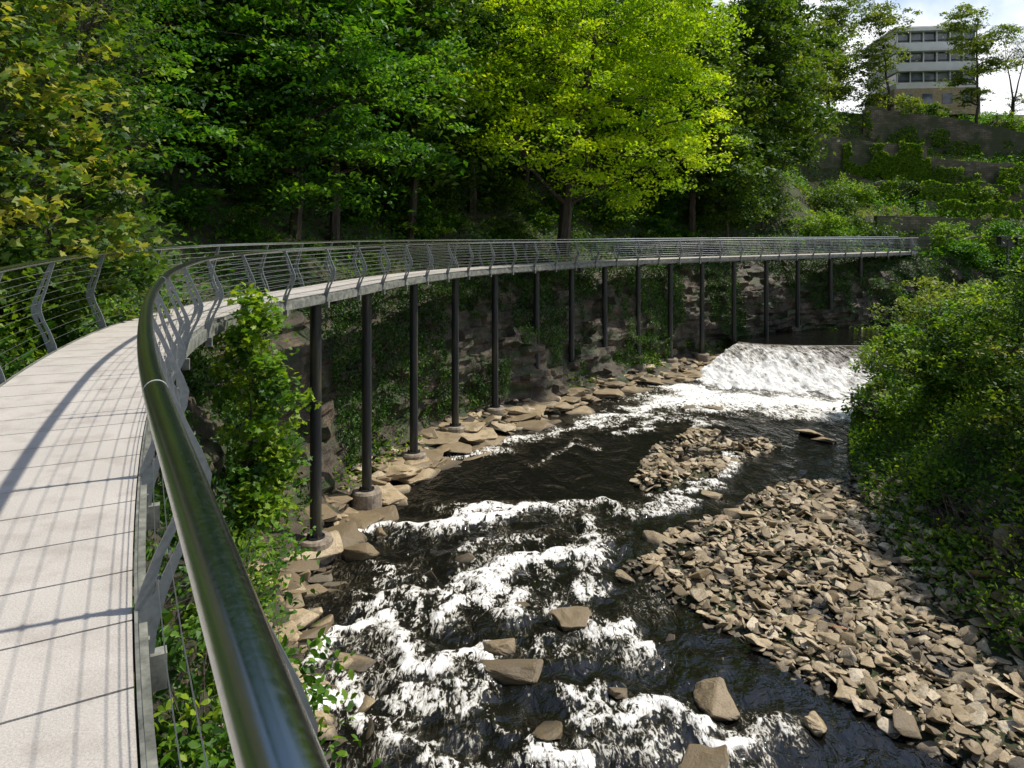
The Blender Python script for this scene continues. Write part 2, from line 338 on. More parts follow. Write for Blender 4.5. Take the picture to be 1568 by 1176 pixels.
# ------------------------------------------------------------------ river
def gridmesh(name,x0,x1,y0,y1,st,fz,mat,keep=None):
    xs=np.arange(x0,x1,st); ys=np.arange(y0,y1,st); X,Y=np.meshgrid(xs,ys); Z,F=fz(X,Y)
    idx=np.arange(X.size).reshape(X.shape)
    q=np.stack([idx[:-1,:-1],idx[:-1,1:],idx[1:,1:],idx[1:,:-1]],-1).reshape(-1,4)
    if keep is not None:
        k=keep(X,Y)[:-1,:-1].reshape(-1); q=q[k]
    return build_mesh(name,np.stack([X,Y,Z],-1).reshape(-1,3),q.reshape(-1),np.full(len(q),4),mat,vattr={'foam':F.ravel()},smooth=True)
lines=[([(-4.6,21.2),(-3.4,20.8),(-2.4,21.2)],.45,.9),([(-2.0,21.5),(-.9,22),(.5,22.5)],.45,.95),([(1.2,22.2),(2.5,23.2),(3.3,23)],.5,.8),([(3.3,22.9),(4.6,22.4)],.4,.65),
([(-1.8,16.7),(-1.0,17.4),(-.4,18.2)],.55,1.0),([(-.4,18.2),(1.2,19.1),(2.3,19.4)],.55,.95),([(-.9,17.4),(-.2,16.6)],.5,.75),([(-1.2,19.6),(.6,20.4)],.4,.45),
([(-4.2,14.6),(-3.4,15.9)],.45,.85),([(-2.4,15.2),(-1.6,14.4),(-.9,14.2)],.55,1.0),([(-1,14.3),(-.2,15.2)],.35,.7),([(-3.3,15.9),(-2.4,15.3)],.35,.7),([(-3.4,17),(-2.4,16.6)],.45,.6),
([(-3.9,13.1),(-2.9,13)],.45,.85),([(-2.4,12.6),(-1.6,12.1),(-.6,11.8)],.45,.65),([(-2.8,13.6),(-1.8,13.2)],.35,.6),
([(.9,13.6),(1.8,13.1),(2.3,12.9)],.45,.75),([(2.6,12.8),(3.4,12.3),(4.2,11.8)],.45,.95),([(.4,12.0),(1.3,11.7)],.35,.95),([(-1.5,13.2),(.2,12.9)],.4,.5),([(1,12.6),(2.4,12)],.4,.55),
([(-3.6,18.4),(-2.6,17.8)],.45,.5),([(.8,16.8),(1.8,15.6),(2.4,14.8)],.5,.6),([(-3,16.4),(-2.3,16.0)],.4,.5),([(.4,15),(1.6,14.6)],.4,.45),
([(-2.1,27.7),(1,30.2),(3.5,32.4)],.6,.6),([(3.5,32.4),(7.2,36),(10.6,37.5)],.9,.8),([(4.6,22.4),(6.3,24.5),(8.2,27.5)],.5,.65),([(5,31),(7,33.5)],.6,.65),([(1,27),(3,29.5)],.5,.4),
([(2.5,21.5),(1.8,19.8),(2.4,17.5)],.6,.6),([(8.5,37.2),(13,37),(18,35.2)],1.4,1.4),([(9.5,40),(11,37)],1.0,1.4),([(16,36),(19,32.5)],1.4,1.2),([(9,35),(13,35.4)],.9,.8),([(13,34.5),(17,33)],1.4,.75),([(7.5,34.5),(9,32.5)],.8,.55)]
def riverz(X,Y):
    F=np.zeros_like(X); Hh=np.zeros_like(X)
    wx=X+(fbm(X*1.1,Y*1.1,2)-.5)*2.4; wy=Y+(fbm(X*1.1+9,Y*1.1,5)-.5)*2.4
    for P,w,a in lines:
        P=np.array(P)[:, :2]; d=np.abs(sdist(wx,wy,P)); 
        F=np.maximum(F,a*np.exp(-(d/w)**2)); Hh=np.maximum(Hh,a*np.exp(-(d/(w*1.1))**2))
        F=np.maximum(F,a*.46*np.exp(-(d/(w*2.6))**2))
    zone=sstep(25,20,Y)*sstep(6,3,X); zone2=sstep(40,24,Y)*.10; F=np.maximum(F,np.maximum(zone*.24,zone2))
    F=F*(.65+.7*fbm(X*1.3,Y*.7,6))
    Z=WATER+Hh*.15*sstep(45,25,Y)+(fbm(X*1.0,Y*1.0,1)-.5)*.30*(zone*.8+.10)+(fbm(X*3.0,Y*3.0,4,3)-.5)*.09*(zone*.8+.1)
    return Z,F
W=gridmesh('river_water',-8,26,8,45,.09,riverz,M_water)
def flatz(X,Y): return POOL+(fbm(X*2,Y*2,2)-.5)*.03, np.zeros_like(X)
crest=catmull([(15.2,47.6),(16.5,46.6),(19,46.1),(23,46),(28,45.6)],.2)
gridmesh('river_pool_water',15,120,45.9,66,.4,flatz,M_water,keep=lambda X,Y:(Y>np.interp(X,crest[:,0],crest[:,1])))
base=np.array([(9.4,41.8),(11,38.4),(14,37.2),(18,35.8),(23,35)])
bs=catmull(base,.2); cu=np.linspace(0,1,200)
def samp(P,u): k=np.linspace(0,1,len(P)); return np.stack([np.interp(u,k,P[:,0]),np.interp(u,k,P[:,1])],1)
A=samp(crest,cu); B=samp(bs,cu); wv=np.linspace(0,1,150)
PP=A[:,None]*(1-wv)[None,:,None]+B[:,None]*wv[None,:,None]
zz=POOL+.0+(WATER-.12-POOL)*sstep(-.05,1,wv)**.9
ZZ=zz[None,:]+((fbm(PP[...,0]*1.5,PP[...,1]*.6,3)-.5)*.5+(fbm(PP[...,0]*4,PP[...,1]*2,5)-.5)*.22)*sstep(0,.3,wv)[None,:]
FF=.28+.34*sstep(.0,.6,wv)[None,:]+.16*(1-cu[:,None])-.12*sstep(.55,.2,wv)[None,:]*sstep(.3,.7,cu)[:,None]
idx=np.arange(200*150).reshape(200,150); q=np.stack([idx[:-1,:-1],idx[:-1,1:],idx[1:,1:],idx[1:,:-1]],-1).reshape(-1)
build_mesh('weir',np.concatenate([PP,ZZ[...,None]],-1).reshape(-1,3),q,np.full(len(q)//4,4),M_weir,vattr={'foam':FF.ravel()},smooth=True)
g=Geo(); tube(g,[(p[0],p[1]+.15,POOL-.12) for p in crest[::4]],.14,6); g.make('weir_sill',M_foot)

# ------------------------------------------------------------------ rocks
def rock_templates(n,seed,flat=1):
    r=random.Random(seed); T=[]
    for _ in range(n):
        bm=bmesh.new(); ay=r.uniform(.5,.9)
        for k in range(13):
            v=Vector((r.uniform(-1,1),r.uniform(-ay,ay),r.uniform(-1,1)*.75)); 
            m=max(abs(v.x),abs(v.y)/ay,abs(v.z)/.75); v=v/m*r.uniform(.84,1); bm.verts.new((v.x*.5,v.y*.5,v.z*.5))
        bmesh.ops.convex_hull(bm,input=bm.verts)
        bmesh.ops.delete(bm,geom=[v for v in bm.verts if not v.link_faces],context='VERTS')
        bmesh.ops.dissolve_limit(bm,angle_limit=.25,verts=bm.verts,edges=bm.edges)
        bmesh.ops.bevel(bm,geom=bm.edges[:],offset=.03,segments=1,affect='EDGES')
        bm.verts.ensure_lookup_table(); bm.verts.index_update()
        T.append((np.array([v.co[:] for v in bm.verts]),[[v.index for v in f.verts] for f in bm.faces])); bm.free()
    return T
RT=rock_templates(20,3)
def rock_big(seed):
    r=random.Random(seed); bm=bmesh.new()
    V,F=RT[seed%16]; vs=[bm.verts.new(tuple(v)) for v in V]
    for f in F: bm.faces.new([vs[i] for i in f])
    bmesh.ops.triangulate(bm,faces=bm.faces[:]); bmesh.ops.subdivide_edges(bm,edges=bm.edges[:],cuts=2,use_grid_fill=True)
    bmesh.ops.smooth_vert(bm,verts=bm.verts[:],factor=.4,use_axis_x=True,use_axis_y=True,use_axis_z=True)
    for v in bm.verts:
        n=fbm(np.array([v.co.x*6+seed]),np.array([v.co.y*6+v.co.z*8]),2)[0]-.5; v.co*=1.08+n*.4
    bm.verts.index_update(); T=(np.array([v.co[:] for v in bm.verts]),[[v.index for v in f.verts] for f in bm.faces]); bm.free(); return T
def scatter_rocks(name,pts,size,flat,tone,mat,tilt=.3,RTs=None):
    RTs=RTs or RT
    Vs=[];Fs=[];Cs=[];As=[];off=0
    N=len(pts); yaw=rng.uniform(0,6.28,N); tx=rng.normal(0,tilt,N); ty=rng.normal(0,tilt,N); kk=rng.integers(0,len(RTs),N)
    for i in range(N):
        V,F=RTs[kk[i]]; V=V*np.array([1,1,flat[i]])*size[i]
        cx,sx=math.cos(tx[i]),math.sin(tx[i]); V=np.stack([V[:,0],V[:,1]*cx-V[:,2]*sx,V[:,1]*sx+V[:,2]*cx],1)
        cx,sx=math.cos(ty[i]),math.sin(ty[i]); V=np.stack([V[:,0]*cx+V[:,2]*sx,V[:,1],-V[:,0]*sx+V[:,2]*cx],1)
        c,s=math.cos(yaw[i]),math.sin(yaw[i]); V=np.stack([V[:,0]*c-V[:,1]*s,V[:,0]*s+V[:,1]*c,V[:,2]],1)+pts[i]
        Vs.append(V)
        for f in F: Fs.extend([a+off for a in f]); Cs.append(len(f)); As.append(tone[i])
        off+=len(V)
    return build_mesh(name,np.concatenate(Vs),Fs,Cs,mat,fattr={'tone':As})
def scat(poly,n,lo,hi,grow=.0):
    x=rng.uniform(poly[:,0].min()-1,poly[:,0].max()+1,n*4); y=rng.uniform(poly[:,1].min()-1,poly[:,1].max()+1,n*4)
    d=polysd(x,y,poly); k=(d>-.5-rng.exponential(.35,n*4))&(d>-1.6); k&= (d>0)|(rng.random(n*4)<.5)
    x=x[k][:n];y=y[k][:n]
    s=lo+(hi-lo)*rng.beta(.9,4.4,len(x)); return x,y,s
for nm,poly,n in (('gravel_bar',BAR1,8600),('gravel_bar',BAR2,2100)):
    x,y,s=scat(poly,n,.08,.85); h=height(x,y)
    pts=np.stack([x,y,h+s*.11+rng.uniform(-.03,.07,len(x))],1)
    scatter_rocks(nm,pts,s,rng.uniform(.16,.42,len(x)),np.clip(rng.normal(.52,.21,len(x))+(fbm(x*.8,y*.8,4)-.5)*.5,0,.86)+(rng.random(len(x))<.006)*.3,M_stone,tilt=.33)
N=1900; ii=rng.integers(0,len(CL),N); tt=rng.uniform(-1.1,1.5,N)
p=CL[ii]+cn[ii]*tt[:,None]; k=(p[:,1]>9)&(p[:,0]<24); p=p[k]; tt=tt[k]
s=.25+1.5*rng.beta(1.1,4.5,len(p)); z=np.interp(tt,[-1.2,0,.6,1.7],[-9.0,-8.75,-8.45,-8.1])
scatter_rocks('rock_ledge',np.column_stack([p,z]),s,rng.uniform(.25,.55,len(p)),np.clip(rng.normal(.42,.18,len(p)),0,.8),M_stone,tilt=.15)
N=260; ii=rng.integers(0,len(CL),N); tt=rng.uniform(-.9,1.0,N); p=CL[ii]+cn[ii]*tt[:,None]; k=(p[:,1]>17)&(p[:,0]<20); p=p[k];tt=tt[k]
scatter_rocks('rock_ledge',np.column_stack([p,np.interp(tt,[-1,0,1.2],[-8.92,-8.68,-8.3])]),rng.uniform(1.1,2.4,len(p)),rng.uniform(.16,.28,len(p)),np.clip(rng.normal(.40,.12,len(p)),0,.7),M_stone,tilt=.06,RTs=[rock_big(k) for k in range(8)])
for i,(x,y,s,fl,tn) in enumerate([(1.4,15.9,.95,.5,.25),(-.05,14.1,1.2,.55,.15),(-.25,14.9,.7,.6,.3),(3.8,13.2,.9,.75,.35),(-4.2,19.2,.95,.8,.25),(13,30.9,1.3,.25,.6),(13.1,30,1.1,.25,.4),(4.1,20.2,.95,.35,.5),(2.9,18.0,.6,.4,.35),(5.5,12.6,.6,.6,.5),(-3.9,20.6,.7,.7,.3),(.6,12.4,.8,.4,.1),(-1.3,19,.6,.3,.1),(10,35.2,.9,.3,.3),(8.8,35.4,.8,.3,.2),(2.0,13.6,.6,.5,.15),(3.1,11.4,1.0,.5,.2),(6.6,23.6,.7,.4,.5),(.2,16.6,.5,.4,.1)]):
    scatter_rocks('boulder',np.array([[x,y,WATER+.04]]),[s],[fl],[tn],M_stone,tilt=.12,RTs=[rock_big(i+3)])
xr=rng.uniform(-4,6,240); yr=rng.uniform(10,24,240); k=rng.random(240)<.22
scatter_rocks('river_stones',np.column_stack([xr[k],yr[k],np.full(k.sum(),WATER-.07)]),rng.uniform(.2,.5,k.sum()),rng.uniform(.4,.7,k.sum()),rng.uniform(0,.25,k.sum()),M_stone)

# ------------------------------------------------------------------ elevated walkway
walk=empty('elevated_walkway')
S=np.concatenate(([0],np.cumsum(np.linalg.norm(np.diff(Rc,axis=0),axis=1)))); Lt=S[-1]
def at(s,off=0):
    """off = distance left of the river-side rail"""
    x=np.interp(s,S,Rc[:,0]);y=np.interp(s,S,Rc[:,1]);lx=np.interp(s,S,Ln[:,0]);ly=np.interp(s,S,Ln[:,1])
    return x+lx*off,y+ly*off,np.interp(s,S,Zr),np.array([lx,ly])
def sweep(geo,off,prof,s0=0,s1=None,st=.35,closed=True,leftrail=0):
    ss=np.arange(s0,s1 or Lt,st); P=[]
    for s in ss:
        x,y,z,l=at(s,off)
        for (o,h) in prof: P.append((x-l[0]*o,y-l[1]*o,z-1.15+h))
    k=len(prof);F=[]
    for i in range(len(ss)-1):
        for j in range(k): F.append((i*k+j,i*k+(j+1)%k,(i+1)*k+(j+1)%k,(i+1)*k+j))
    F+=[tuple(range(k)),tuple((len(ss)-1)*k+j for j in range(k))[::-1]]
    geo.add(P,F)
g=Geo(); s=0.02
while s<Lt-.6:
    a=s;b=s+.52-.014; V=[]
    for q_,h in ((a,0),(b,0),(a,-.06),(b,-.06)):
        for off in (.06,2*HW-.06):
            x,y,z,l=at(q_,off); V.append((x,y,z-1.15+h))
    g.add(V,[(0,2,3,1),(4,5,7,6),(0,1,5,4),(2,6,7,3),(1,3,7,5),(0,4,6,2)]); s+=.52
g.make('deck_slabs',M_deck,walk)
g=Geo(); sweep(g,.0,[(-.052,.012),(-.035,.012),(-.035,-.05),(.0,-.05),(.0,-.24),(-.052,-.24)]); sweep(g,2*HW,[(.052,.012),(.035,.012),(.035,-.05),(.0,-.05),(.0,-.24),(.052,-.24)])
sweep(g,HW,[(-.5,-.062),(.5,-.062),(.5,-.1),(-.5,-.1)])
sweep(g,HW-.45,[(-.06,-.1),(.06,-.1),(.06,-.32),(-.06,-.32)]);sweep(g,HW+.45,[(-.06,-.1),(.06,-.1),(.06,-.32),(-.06,-.32)])
g.make('edge_beams',M_edge,walk)
PL=Geo();
for side,off,dz in ((0,0,0),(1,2*HW,.10)):
    ss=np.arange(0,Lt,.12); P=[]
    for s in ss:
        x,y,z,l=at(s,off); P.append((x,y,z+dz))
    tube(PL,P,.040 if side==0 else .034,24)
PL.make('handrail',M_rail,walk,smooth=True)
g=Geo(); sj=float(np.interp(2.44,Rc[:,1],S))
for s0 in np.arange(sj,Lt,6.0):
    P=[]
    for s in (s0,s0+.010):
        x,y,z,l=at(s,0); P.append((x,y,z))
    tube(g,P,.0409,20)
g.make('handrail_joints',M_joint,walk)
pc=np.array([(-.03,-.24),(-.02,-.1),(.02,.06),(.08,.22),(.15,.36),(.195,.48),(.205,.56),(.175,.66),(.12,.80),(.075,.93),(.035,1.04),(.0,1.13)])
pw=np.array([.055,.058,.058,.056,.056,.062,.064,.058,.05,.042,.034,.028])
pi=np.array([0,0,.0,.018,.018,.0,.0,.016,.016,.012,0,0])
def plate():
    t=np.gradient(pc,axis=0); t/=np.linalg.norm(t,axis=1)[:,None]; n=np.stack([t[:,1],-t[:,0]],1)
    cols=[pc-n*pw[:,None],pc-n*pi[:,None],pc+n*pi[:,None],pc+n*pw[:,None]]
    V=[];th=.011
    for sgn in (-1,1):
        for c in cols:
            for (o,h) in c: V.append((o,sgn*th,h))
    K=len(pc); F=[]
    I=lambda sd,c,i: sd*4*K+c*K+i
    for i in range(K-1):
        for c in (0,2):
            F.append((I(0,c,i),I(0,c+1,i),I(0,c+1,i+1),I(0,c,i+1))); F.append((I(1,c,i),I(1,c,i+1),I(1,c+1,i+1),I(1,c+1,i)))
        F.append((I(0,0,i),I(0,0,i+1),I(1,0,i+1),I(1,0,i))); F.append((I(0,3,i),I(1,3,i),I(1,3,i+1),I(0,3,i+1)))
        if pi[i]+pi[i+1]>0:
            F.append((I(0,1,i),I(1,1,i),I(1,1,i+1),I(0,1,i+1)));F.append((I(0,2,i),I(0,2,i+1),I(1,2,i+1),I(1,2,i)))
    return np.array(V),F
PV,PF=plate()
gp=Geo(); gb=Geo(); gr=Geo()
wt=[.12,.24,.36,.48,.60,.71,.82,.92,1.01]
def wo(h): return np.interp(h,pc[:,1],pc[:,0])+.0
sp0=float(np.interp(1.5,Rc[:,1],S))
stations=np.concatenate([[sp0-1.95],np.arange(sp0,Lt-.3,1.95)])
for s in stations:
    for side,off,sg,dz in ((0,0,1,0),(1,2*HW,-1,.10)):
        x,y,z,l=at(s,off); outw=-l*sg; tg=np.array([-l[1],l[0]])*-1
        V=np.stack([x+outw[0]*PV[:,0]+tg[0]*PV[:,1],y+outw[1]*PV[:,0]+tg[1]*PV[:,1],z-1.15+PV[:,2]*(1+dz/1.15)],1)
        gp.add(V,PF)
        if math.hypot(x,y)<16:
            for h in wt:
                o=wo(h); c=np.array([x+outw[0]*o,y+outw[1]*o,z-1.15+h*(1+dz/1.15)]); t3=np.array([tg[0],tg[1],0])
                tube(gb,[c-t3*.03,c+t3*.03],.009,8)
    x,y,z,l=at(s,HW); ang=math.atan2(l[1],l[0])
    box(gr,(x,y,z-1.15-.18),(2*HW+.02,.09,.13),ang)
    for off in (-.03,2*HW+.03):
        x,y,z,l=at(s,off); box(gr,(x,y,z-1.15-.28),(.10,.07,.16),ang)
gp.make('parapet_posts',M_post,walk); gb.make('wire_ferrules',M_wire,walk); gr.make('cross_beams',M_edge,walk)
g=Geo()
for side,off,sg,dz in ((0,0,1,0),(1,2*HW,-1,.10)):
    for h in wt:
        ss=np.arange(0,Lt,.6);P=[]
        for s in ss:
            x,y,z,l=at(s,off-sg*wo(h)); P.append((x,y,z-1.15+h*(1+dz/1.15)))
        tube(g,P,np.interp(ss,[0,15,40],[.0016,.0035,.0055]),5)
g.make('parapet_wires',M_wire,walk)
cols=[(-5.16,19),(-4.68,22.7),(-3.75,26.5),(-2.5,30),(-.9,33),(1.15,36),(3.25,38.9),(5.4,41.1),(7.7,43.1),(10,45),(12.5,46.8),(15.1,48.3),(17.9,50),(21,52),(24.2,54),(27.6,56.1),(31,58.4)]
gc=Geo();gf=Geo()
foot_z=[-8.6,-8.6,-8.6,-8.55,-8.5,-8.4,-8.4,-8.35,-8.35,-8.35,-8.35,-8.3,-7.6,-7.0,-5.9,-4.6,-4.0]
for (cx,cy),fz in zip(cols,foot_z):
    i=np.argmin((Cc[:,0]-cx)**2+(Cc[:,1]-cy)**2); cx,cy=Cc[i]; top=Zd[i]-.32
    tube(gc,[(cx,cy,fz),(cx,cy,top)],.155,24)
    tube(gc,[(cx,cy,top-.02),(cx,cy,top+.1)],.26,16)
    ang=math.atan2(Ln[i,1],Ln[i,0]); box(gc,(cx,cy,top+.04),(1.3,.2,.16),ang)
    if fz<-8:
        tube(gf,[(cx,cy,fz-.9),(cx,cy,fz-.1),(cx,cy,fz+.30),(cx,cy,fz+.36)],[.54,.50,.47,.42],24)
        tube(gc,[(cx,cy,fz+.35),(cx,cy,fz+.40)],.25,16)
        for a in range(6):
            bx,by=cx+.21*math.cos(a*1.047),cy+.21*math.sin(a*1.047); tube(gc,[(bx,by,fz+.38),(bx,by,fz+.46)],.02,6)
gc.make('columns',M_col,walk,smooth=False); gf.make('column_footings',M_foot,walk)

# ------------------------------------------------------------------ foliage
T_rhomb=np.array([(0,0),(.45,-.28),(1,0),(.45,.28)])
T_leaf6=np.array([(0,0),(.3,-.27),(.7,-.24),(1.05,0),(.7,.24),(.3,.27)])
T_lobe=np.array([(0,0),(.05,-.38),(.32,-.28),(.5,-.62),(.66,-.24),(1.05,0),(.66,.24),(.5,.62),(.32,.28),(.05,.38)])
def leaves(name,P,size,tone,mat,tmpl=T_rhomb,parent=None,up=.8):
    N=len(P); size=np.broadcast_to(size,(N,))
    n=rng.normal(0,1,(N,3)); n[:,2]=np.abs(n[:,2])+up; n/=np.linalg.norm(n,axis=1)[:,None]
    a=rng.normal(0,1,(N,3)); a-=n*(a*n).sum(1)[:,None]; a/=np.linalg.norm(a,axis=1)[:,None]; b=np.cross(n,a)
    tz=-.22*tmpl[:,0]**2+.12*np.abs(tmpl[:,1])
    V=P[:,None]+size[:,None,None]*((tmpl[None,:,0,None]-.5)*a[:,None]+tmpl[None,:,1,None]*b[:,None]+tz[None,:,None]*n[:,None])
    k=len(tmpl)
    return build_mesh(name,V.reshape(-1,3),np.arange(N*k),np.full(N,k),mat,parent,fattr={'tone':np.clip(tone,0,1)})
def clusters(blobs,n,shell=.45):
    w=np.array([b[3]*b[4]*b[5] for b in blobs])**.75; w/=w.sum(); k=rng.choice(len(blobs),n,p=w); B=np.array(blobs)[k]
    d=rng.normal(0,1,(n,3)); d/=np.linalg.norm(d,axis=1)[:,None]; r=rng.random(n)**shell
    r*=1+.25*np.sin(d[:,0]*5+B[:,0])*np.cos(d[:,2]*4+d[:,1]*3)
    return B[:,:3]+d*r[:,None]*B[:,3:]
def cloud(cen,per,cr,flat=.35,tbase=.5,tvar=.16):
    n=len(cen); N=n*per; i=np.repeat(np.arange(n),per); sc=rng.uniform(.6,1.35,n)[i]
    d=rng.normal(0,.5,(N,3))*np.array([cr,cr,cr*flat])*sc[:,None]
    d[:,2]-=.25*(d[:,0]**2+d[:,1]**2)/cr
    ct_=np.clip(rng.normal(tbase,tvar,n),0,1)[i]
    return cen[i]+d, ct_+rng.normal(0,.12,N)
def limb(g,a,b,r0,r1,seg=6,wob=.12,droop=0):
    a=np.array(a,float);b=np.array(b,float); t=np.linspace(0,1,seg+1)[:,None]; L=np.linalg.norm(b-a)
    P=a+(b-a)*t; P+=np.sin(t*np.pi)*rng.normal(0,wob*L*.5,3)[None]+rng.normal(0,wob*L*.08,(seg+1,3))*np.sin(t*np.pi)
    P[:,2]+= (np.sin(t[:,0]*np.pi))*L*.08
    tube(g,P,r0+(r1-r0)*np.linspace(0,1,seg+1),6); return P
def tree(name,base,blobs,ncl,per,leaf,cr,mat,tbase=.5,tvar=.16,trunk=.3,tmpl=T_rhomb,nl=26,flat=.35,shell=.45,stems=1,crown_only=False,up=.8):
    e=empty(name)
    cen=clusters(blobs,ncl,shell); P,t=cloud(cen,per,cr,flat,tbase,tvar)
    leaves('foliage',P,rng.uniform(.65,1.3,len(P))*leaf,t,mat,tmpl,e,up)
    g=Geo(); bl=np.array(blobs); c=(bl[:,:3]*bl[:,3:4]).sum(0)/bl[:,3].sum()
    for sidx in range(stems):
        b0=np.array(base,float)+(rng.normal(0,.35,3)*[1,1,0] if stems>1 else 0)
        topz=c+np.array([rng.normal(0,.3*bl[0,3]) if stems>1 else 0,rng.normal(0,.3*bl[0,3]) if stems>1 else 0,bl[:,5].max()*.45])
        TP=limb(g,b0-[0,0,.4],topz,trunk,trunk*.25,10,.06)
        for j in rng.choice(ncl,min(nl,ncl),replace=False):
            tgt=cen[j]; z0=np.clip(tgt[2]-.3*np.linalg.norm(tgt[:2]-topz[:2]),TP[2,2],TP[-1,2]); i=int(np.argmin(abs(TP[:,2]-z0)))
            f=1-i/12; Q=limb(g,TP[i],tgt,trunk*.42*f,trunk*.06,6,.14)
            for _ in range(2):
                j2=int(np.argsort(np.linalg.norm(cen-Q[4],axis=1))[rng.integers(0,4)]); limb(g,Q[3],cen[j2],trunk*.16*f,trunk*.03,4,.14)
    g.make('trunk_and_limbs',M_bark,e); return e

tree('oak_tree',(3.0,42.5,-1),[(3.5,42,10,7,6,5),(8,41,8,4.5,4.5,5),(1.0,40,8.5,5,4,3.5),(6,43,13,6,5,4.5),(7.5,40.5,4.2,3.2,3,3),(10,42,12,3.5,4,4),(-1.8,38,8.0,3.6,3,2),(1.0,37,4.6,3.4,2.5,1.3),(4.5,38.5,3.6,2.5,2,1.6),(11,42,6,2.6,2.6,3.2)],560,80,.24,1.05,M_oak,.5,.26,.42,nl=46,shell=.35)
tree('sycamore_tree',(-9.5,31,0),[(-8,29,6,4.8,4,2.8),(-5,27.5,3.6,3.2,2.4,1.1),(-11,30,8,4.5,4,3.5),(-4.5,29,7,3,3,1.3),(-9,27,3,3,2.5,1.2),(-7,27,1.6,2.5,2,.8)],350,64,.20,.9,M_green,.55,.28,.28,T_leaf6,nl=40,flat=.22)
tree('sycamore_tree',(-14,22,1),[(-12.5,21,5.5,4,3.5,3),(-10,20,3.0,2.6,2.2,1.4),(-14,22,9,4,4,3)],220,60,.17,.8,M_green,.38,.24,.22,T_leaf6,nl=40,flat=.25)
tree('ash_tree',(-17,25,2),[(-16,24,8,4,4,3.5),(-18,26,12,4,4,4),(-14.5,25,5,3,3,2)],200,56,.19,.85,M_forest,.5,.24,.2,T_leaf6,nl=40,flat=.3)
tree('beech_tree',(-2.5,44,1),[(-3,43,11,5,4,4),(-4,41,6.5,3.5,3,2),(0,44,14,5,4,4)],260,66,.25,1.0,M_forest,.75,.25,.3,nl=34,flat=.25)
tree('young_sycamore_tree',(-9.6,12.2,-1.6),[(-7.3,12.6,.3,1.2,1.3,1.3),(-8.2,12.4,2.0,1.5,1.5,1.5),(-7.2,13.2,-.8,.7,.8,.8),(-9,13,3.8,1.8,1.8,1.5)],140,28,.15,.42,M_syc,.42,.3,.05,T_lobe,nl=40,flat=.5,stems=3)
tree('young_sycamore_tree',(-8.8,9.6,-1.8),[(-7.4,10.3,.6,1.2,1.2,1.2),(-8.0,10.5,2.4,1.4,1.5,1.5),(-7.3,10.4,-.3,.8,.8,.7)],105,28,.145,.4,M_syc,.45,.3,.045,T_lobe,nl=36,flat=.5,stems=3)
tree('birch_sapling',(-10.5,15.5,-1),[(-9.2,15.5,5,2.2,2,2.2),(-8.4,14.8,3.0,1.4,1.4,1.6)],90,28,.12,.5,M_syc,.28,.22,.05,T_leaf6,nl=44,flat=.5,stems=7)
tree('sycamore_shrub',(-5.2,13.2,-6.5),[(-4.95,13.6,-2.4,.6,.8,1.0),(-4.75,13.6,-4.2,.75,.9,1.3),(-4.95,13.2,-5.2,.65,.8,.9),(-4.75,13.2,-1.5,.35,.4,.55)],180,32,.12,.30,M_bush,.55,.28,.04,T_lobe,nl=34,flat=.55,stems=3)
tree('bramble_bush',(-4.2,10.8,-7.8),[(-4.7,12.0,-6.6,.6,.8,.7),(-4.0,10,-5.8,.5,1.1,.6),(-4.75,12.8,-7.6,.5,.6,.6)],110,32,.09,.3,M_bush,.42,.26,.03,T_leaf6,nl=24,flat=.6,stems=2)
tree('bramble_bush',(-2.2,5.5,-5),[(-2.0,5.2,-3.9,.7,1.3,.5),(-3.0,7.8,-3.8,.5,1.3,.5)],100,32,.08,.3,M_bush,.42,.26,.03,T_leaf6,nl=20,flat=.6,stems=2)
RBush=[('hazel_shrub',(16,26,-6),[(15.5,26,-4.8,2.2,2.2,1.8),(16.8,25,-3.4,2,2,1.6)],M_bush),
('hazel_shrub',(15.6,22,-5),[(15,22,-2.8,1.6,1.8,1.4),(16,20.8,-1.8,1.5,1.6,1.2),(14.7,21,-4.6,1.6,1.8,1.3),(15.4,21,-.9,.7,.8,.9)],M_bush),
('elder_shrub',(13.6,17.5,-6),[(13.3,17.5,-4.8,1.4,1.5,1.1),(14,18.2,-3.3,1.2,1.4,1.0)],M_syc),
('bramble_bush',(14.5,28,-8),[(15.2,28,-7.3,1.5,1.8,1.1),(14.1,27,-8.0,.8,1.6,.6),(15.8,31,-7.9,1.1,2.0,.7),(16.8,31,-6.8,1.7,2,1.2),(18.2,33,-6,2,2,1.4)],M_bush),
('bramble_bush',(12.2,20.5,-8),[(12.4,20.5,-7.3,.9,1.6,.7),(11.2,17.2,-7.8,.7,1.2,.5),(11.2,14,-7.6,.7,1.4,.5)],M_bush),
('bramble_bush',(12.4,15,-7),[(12.4,15,-6.3,1.0,1.6,.7),(11.8,13,-6.8,.8,1.2,.6)],M_bush),
('hazel_shrub',(20,33,-5),[(20,33,-4,2.6,2.6,2),(22.5,36,-4.5,2.6,2.6,2)],M_pale)]
for nm,b,bl,mt in RBush:
    b=(b[0],b[1],hz(b[0],b[1])); vol=sum(q[3] for q in bl)
    tree(nm,b,bl,int(58*vol),30,.13 if b[1]<24 else .17,.42,mt,.55,.32,.05,T_leaf6,nl=40,flat=.5,stems=5)
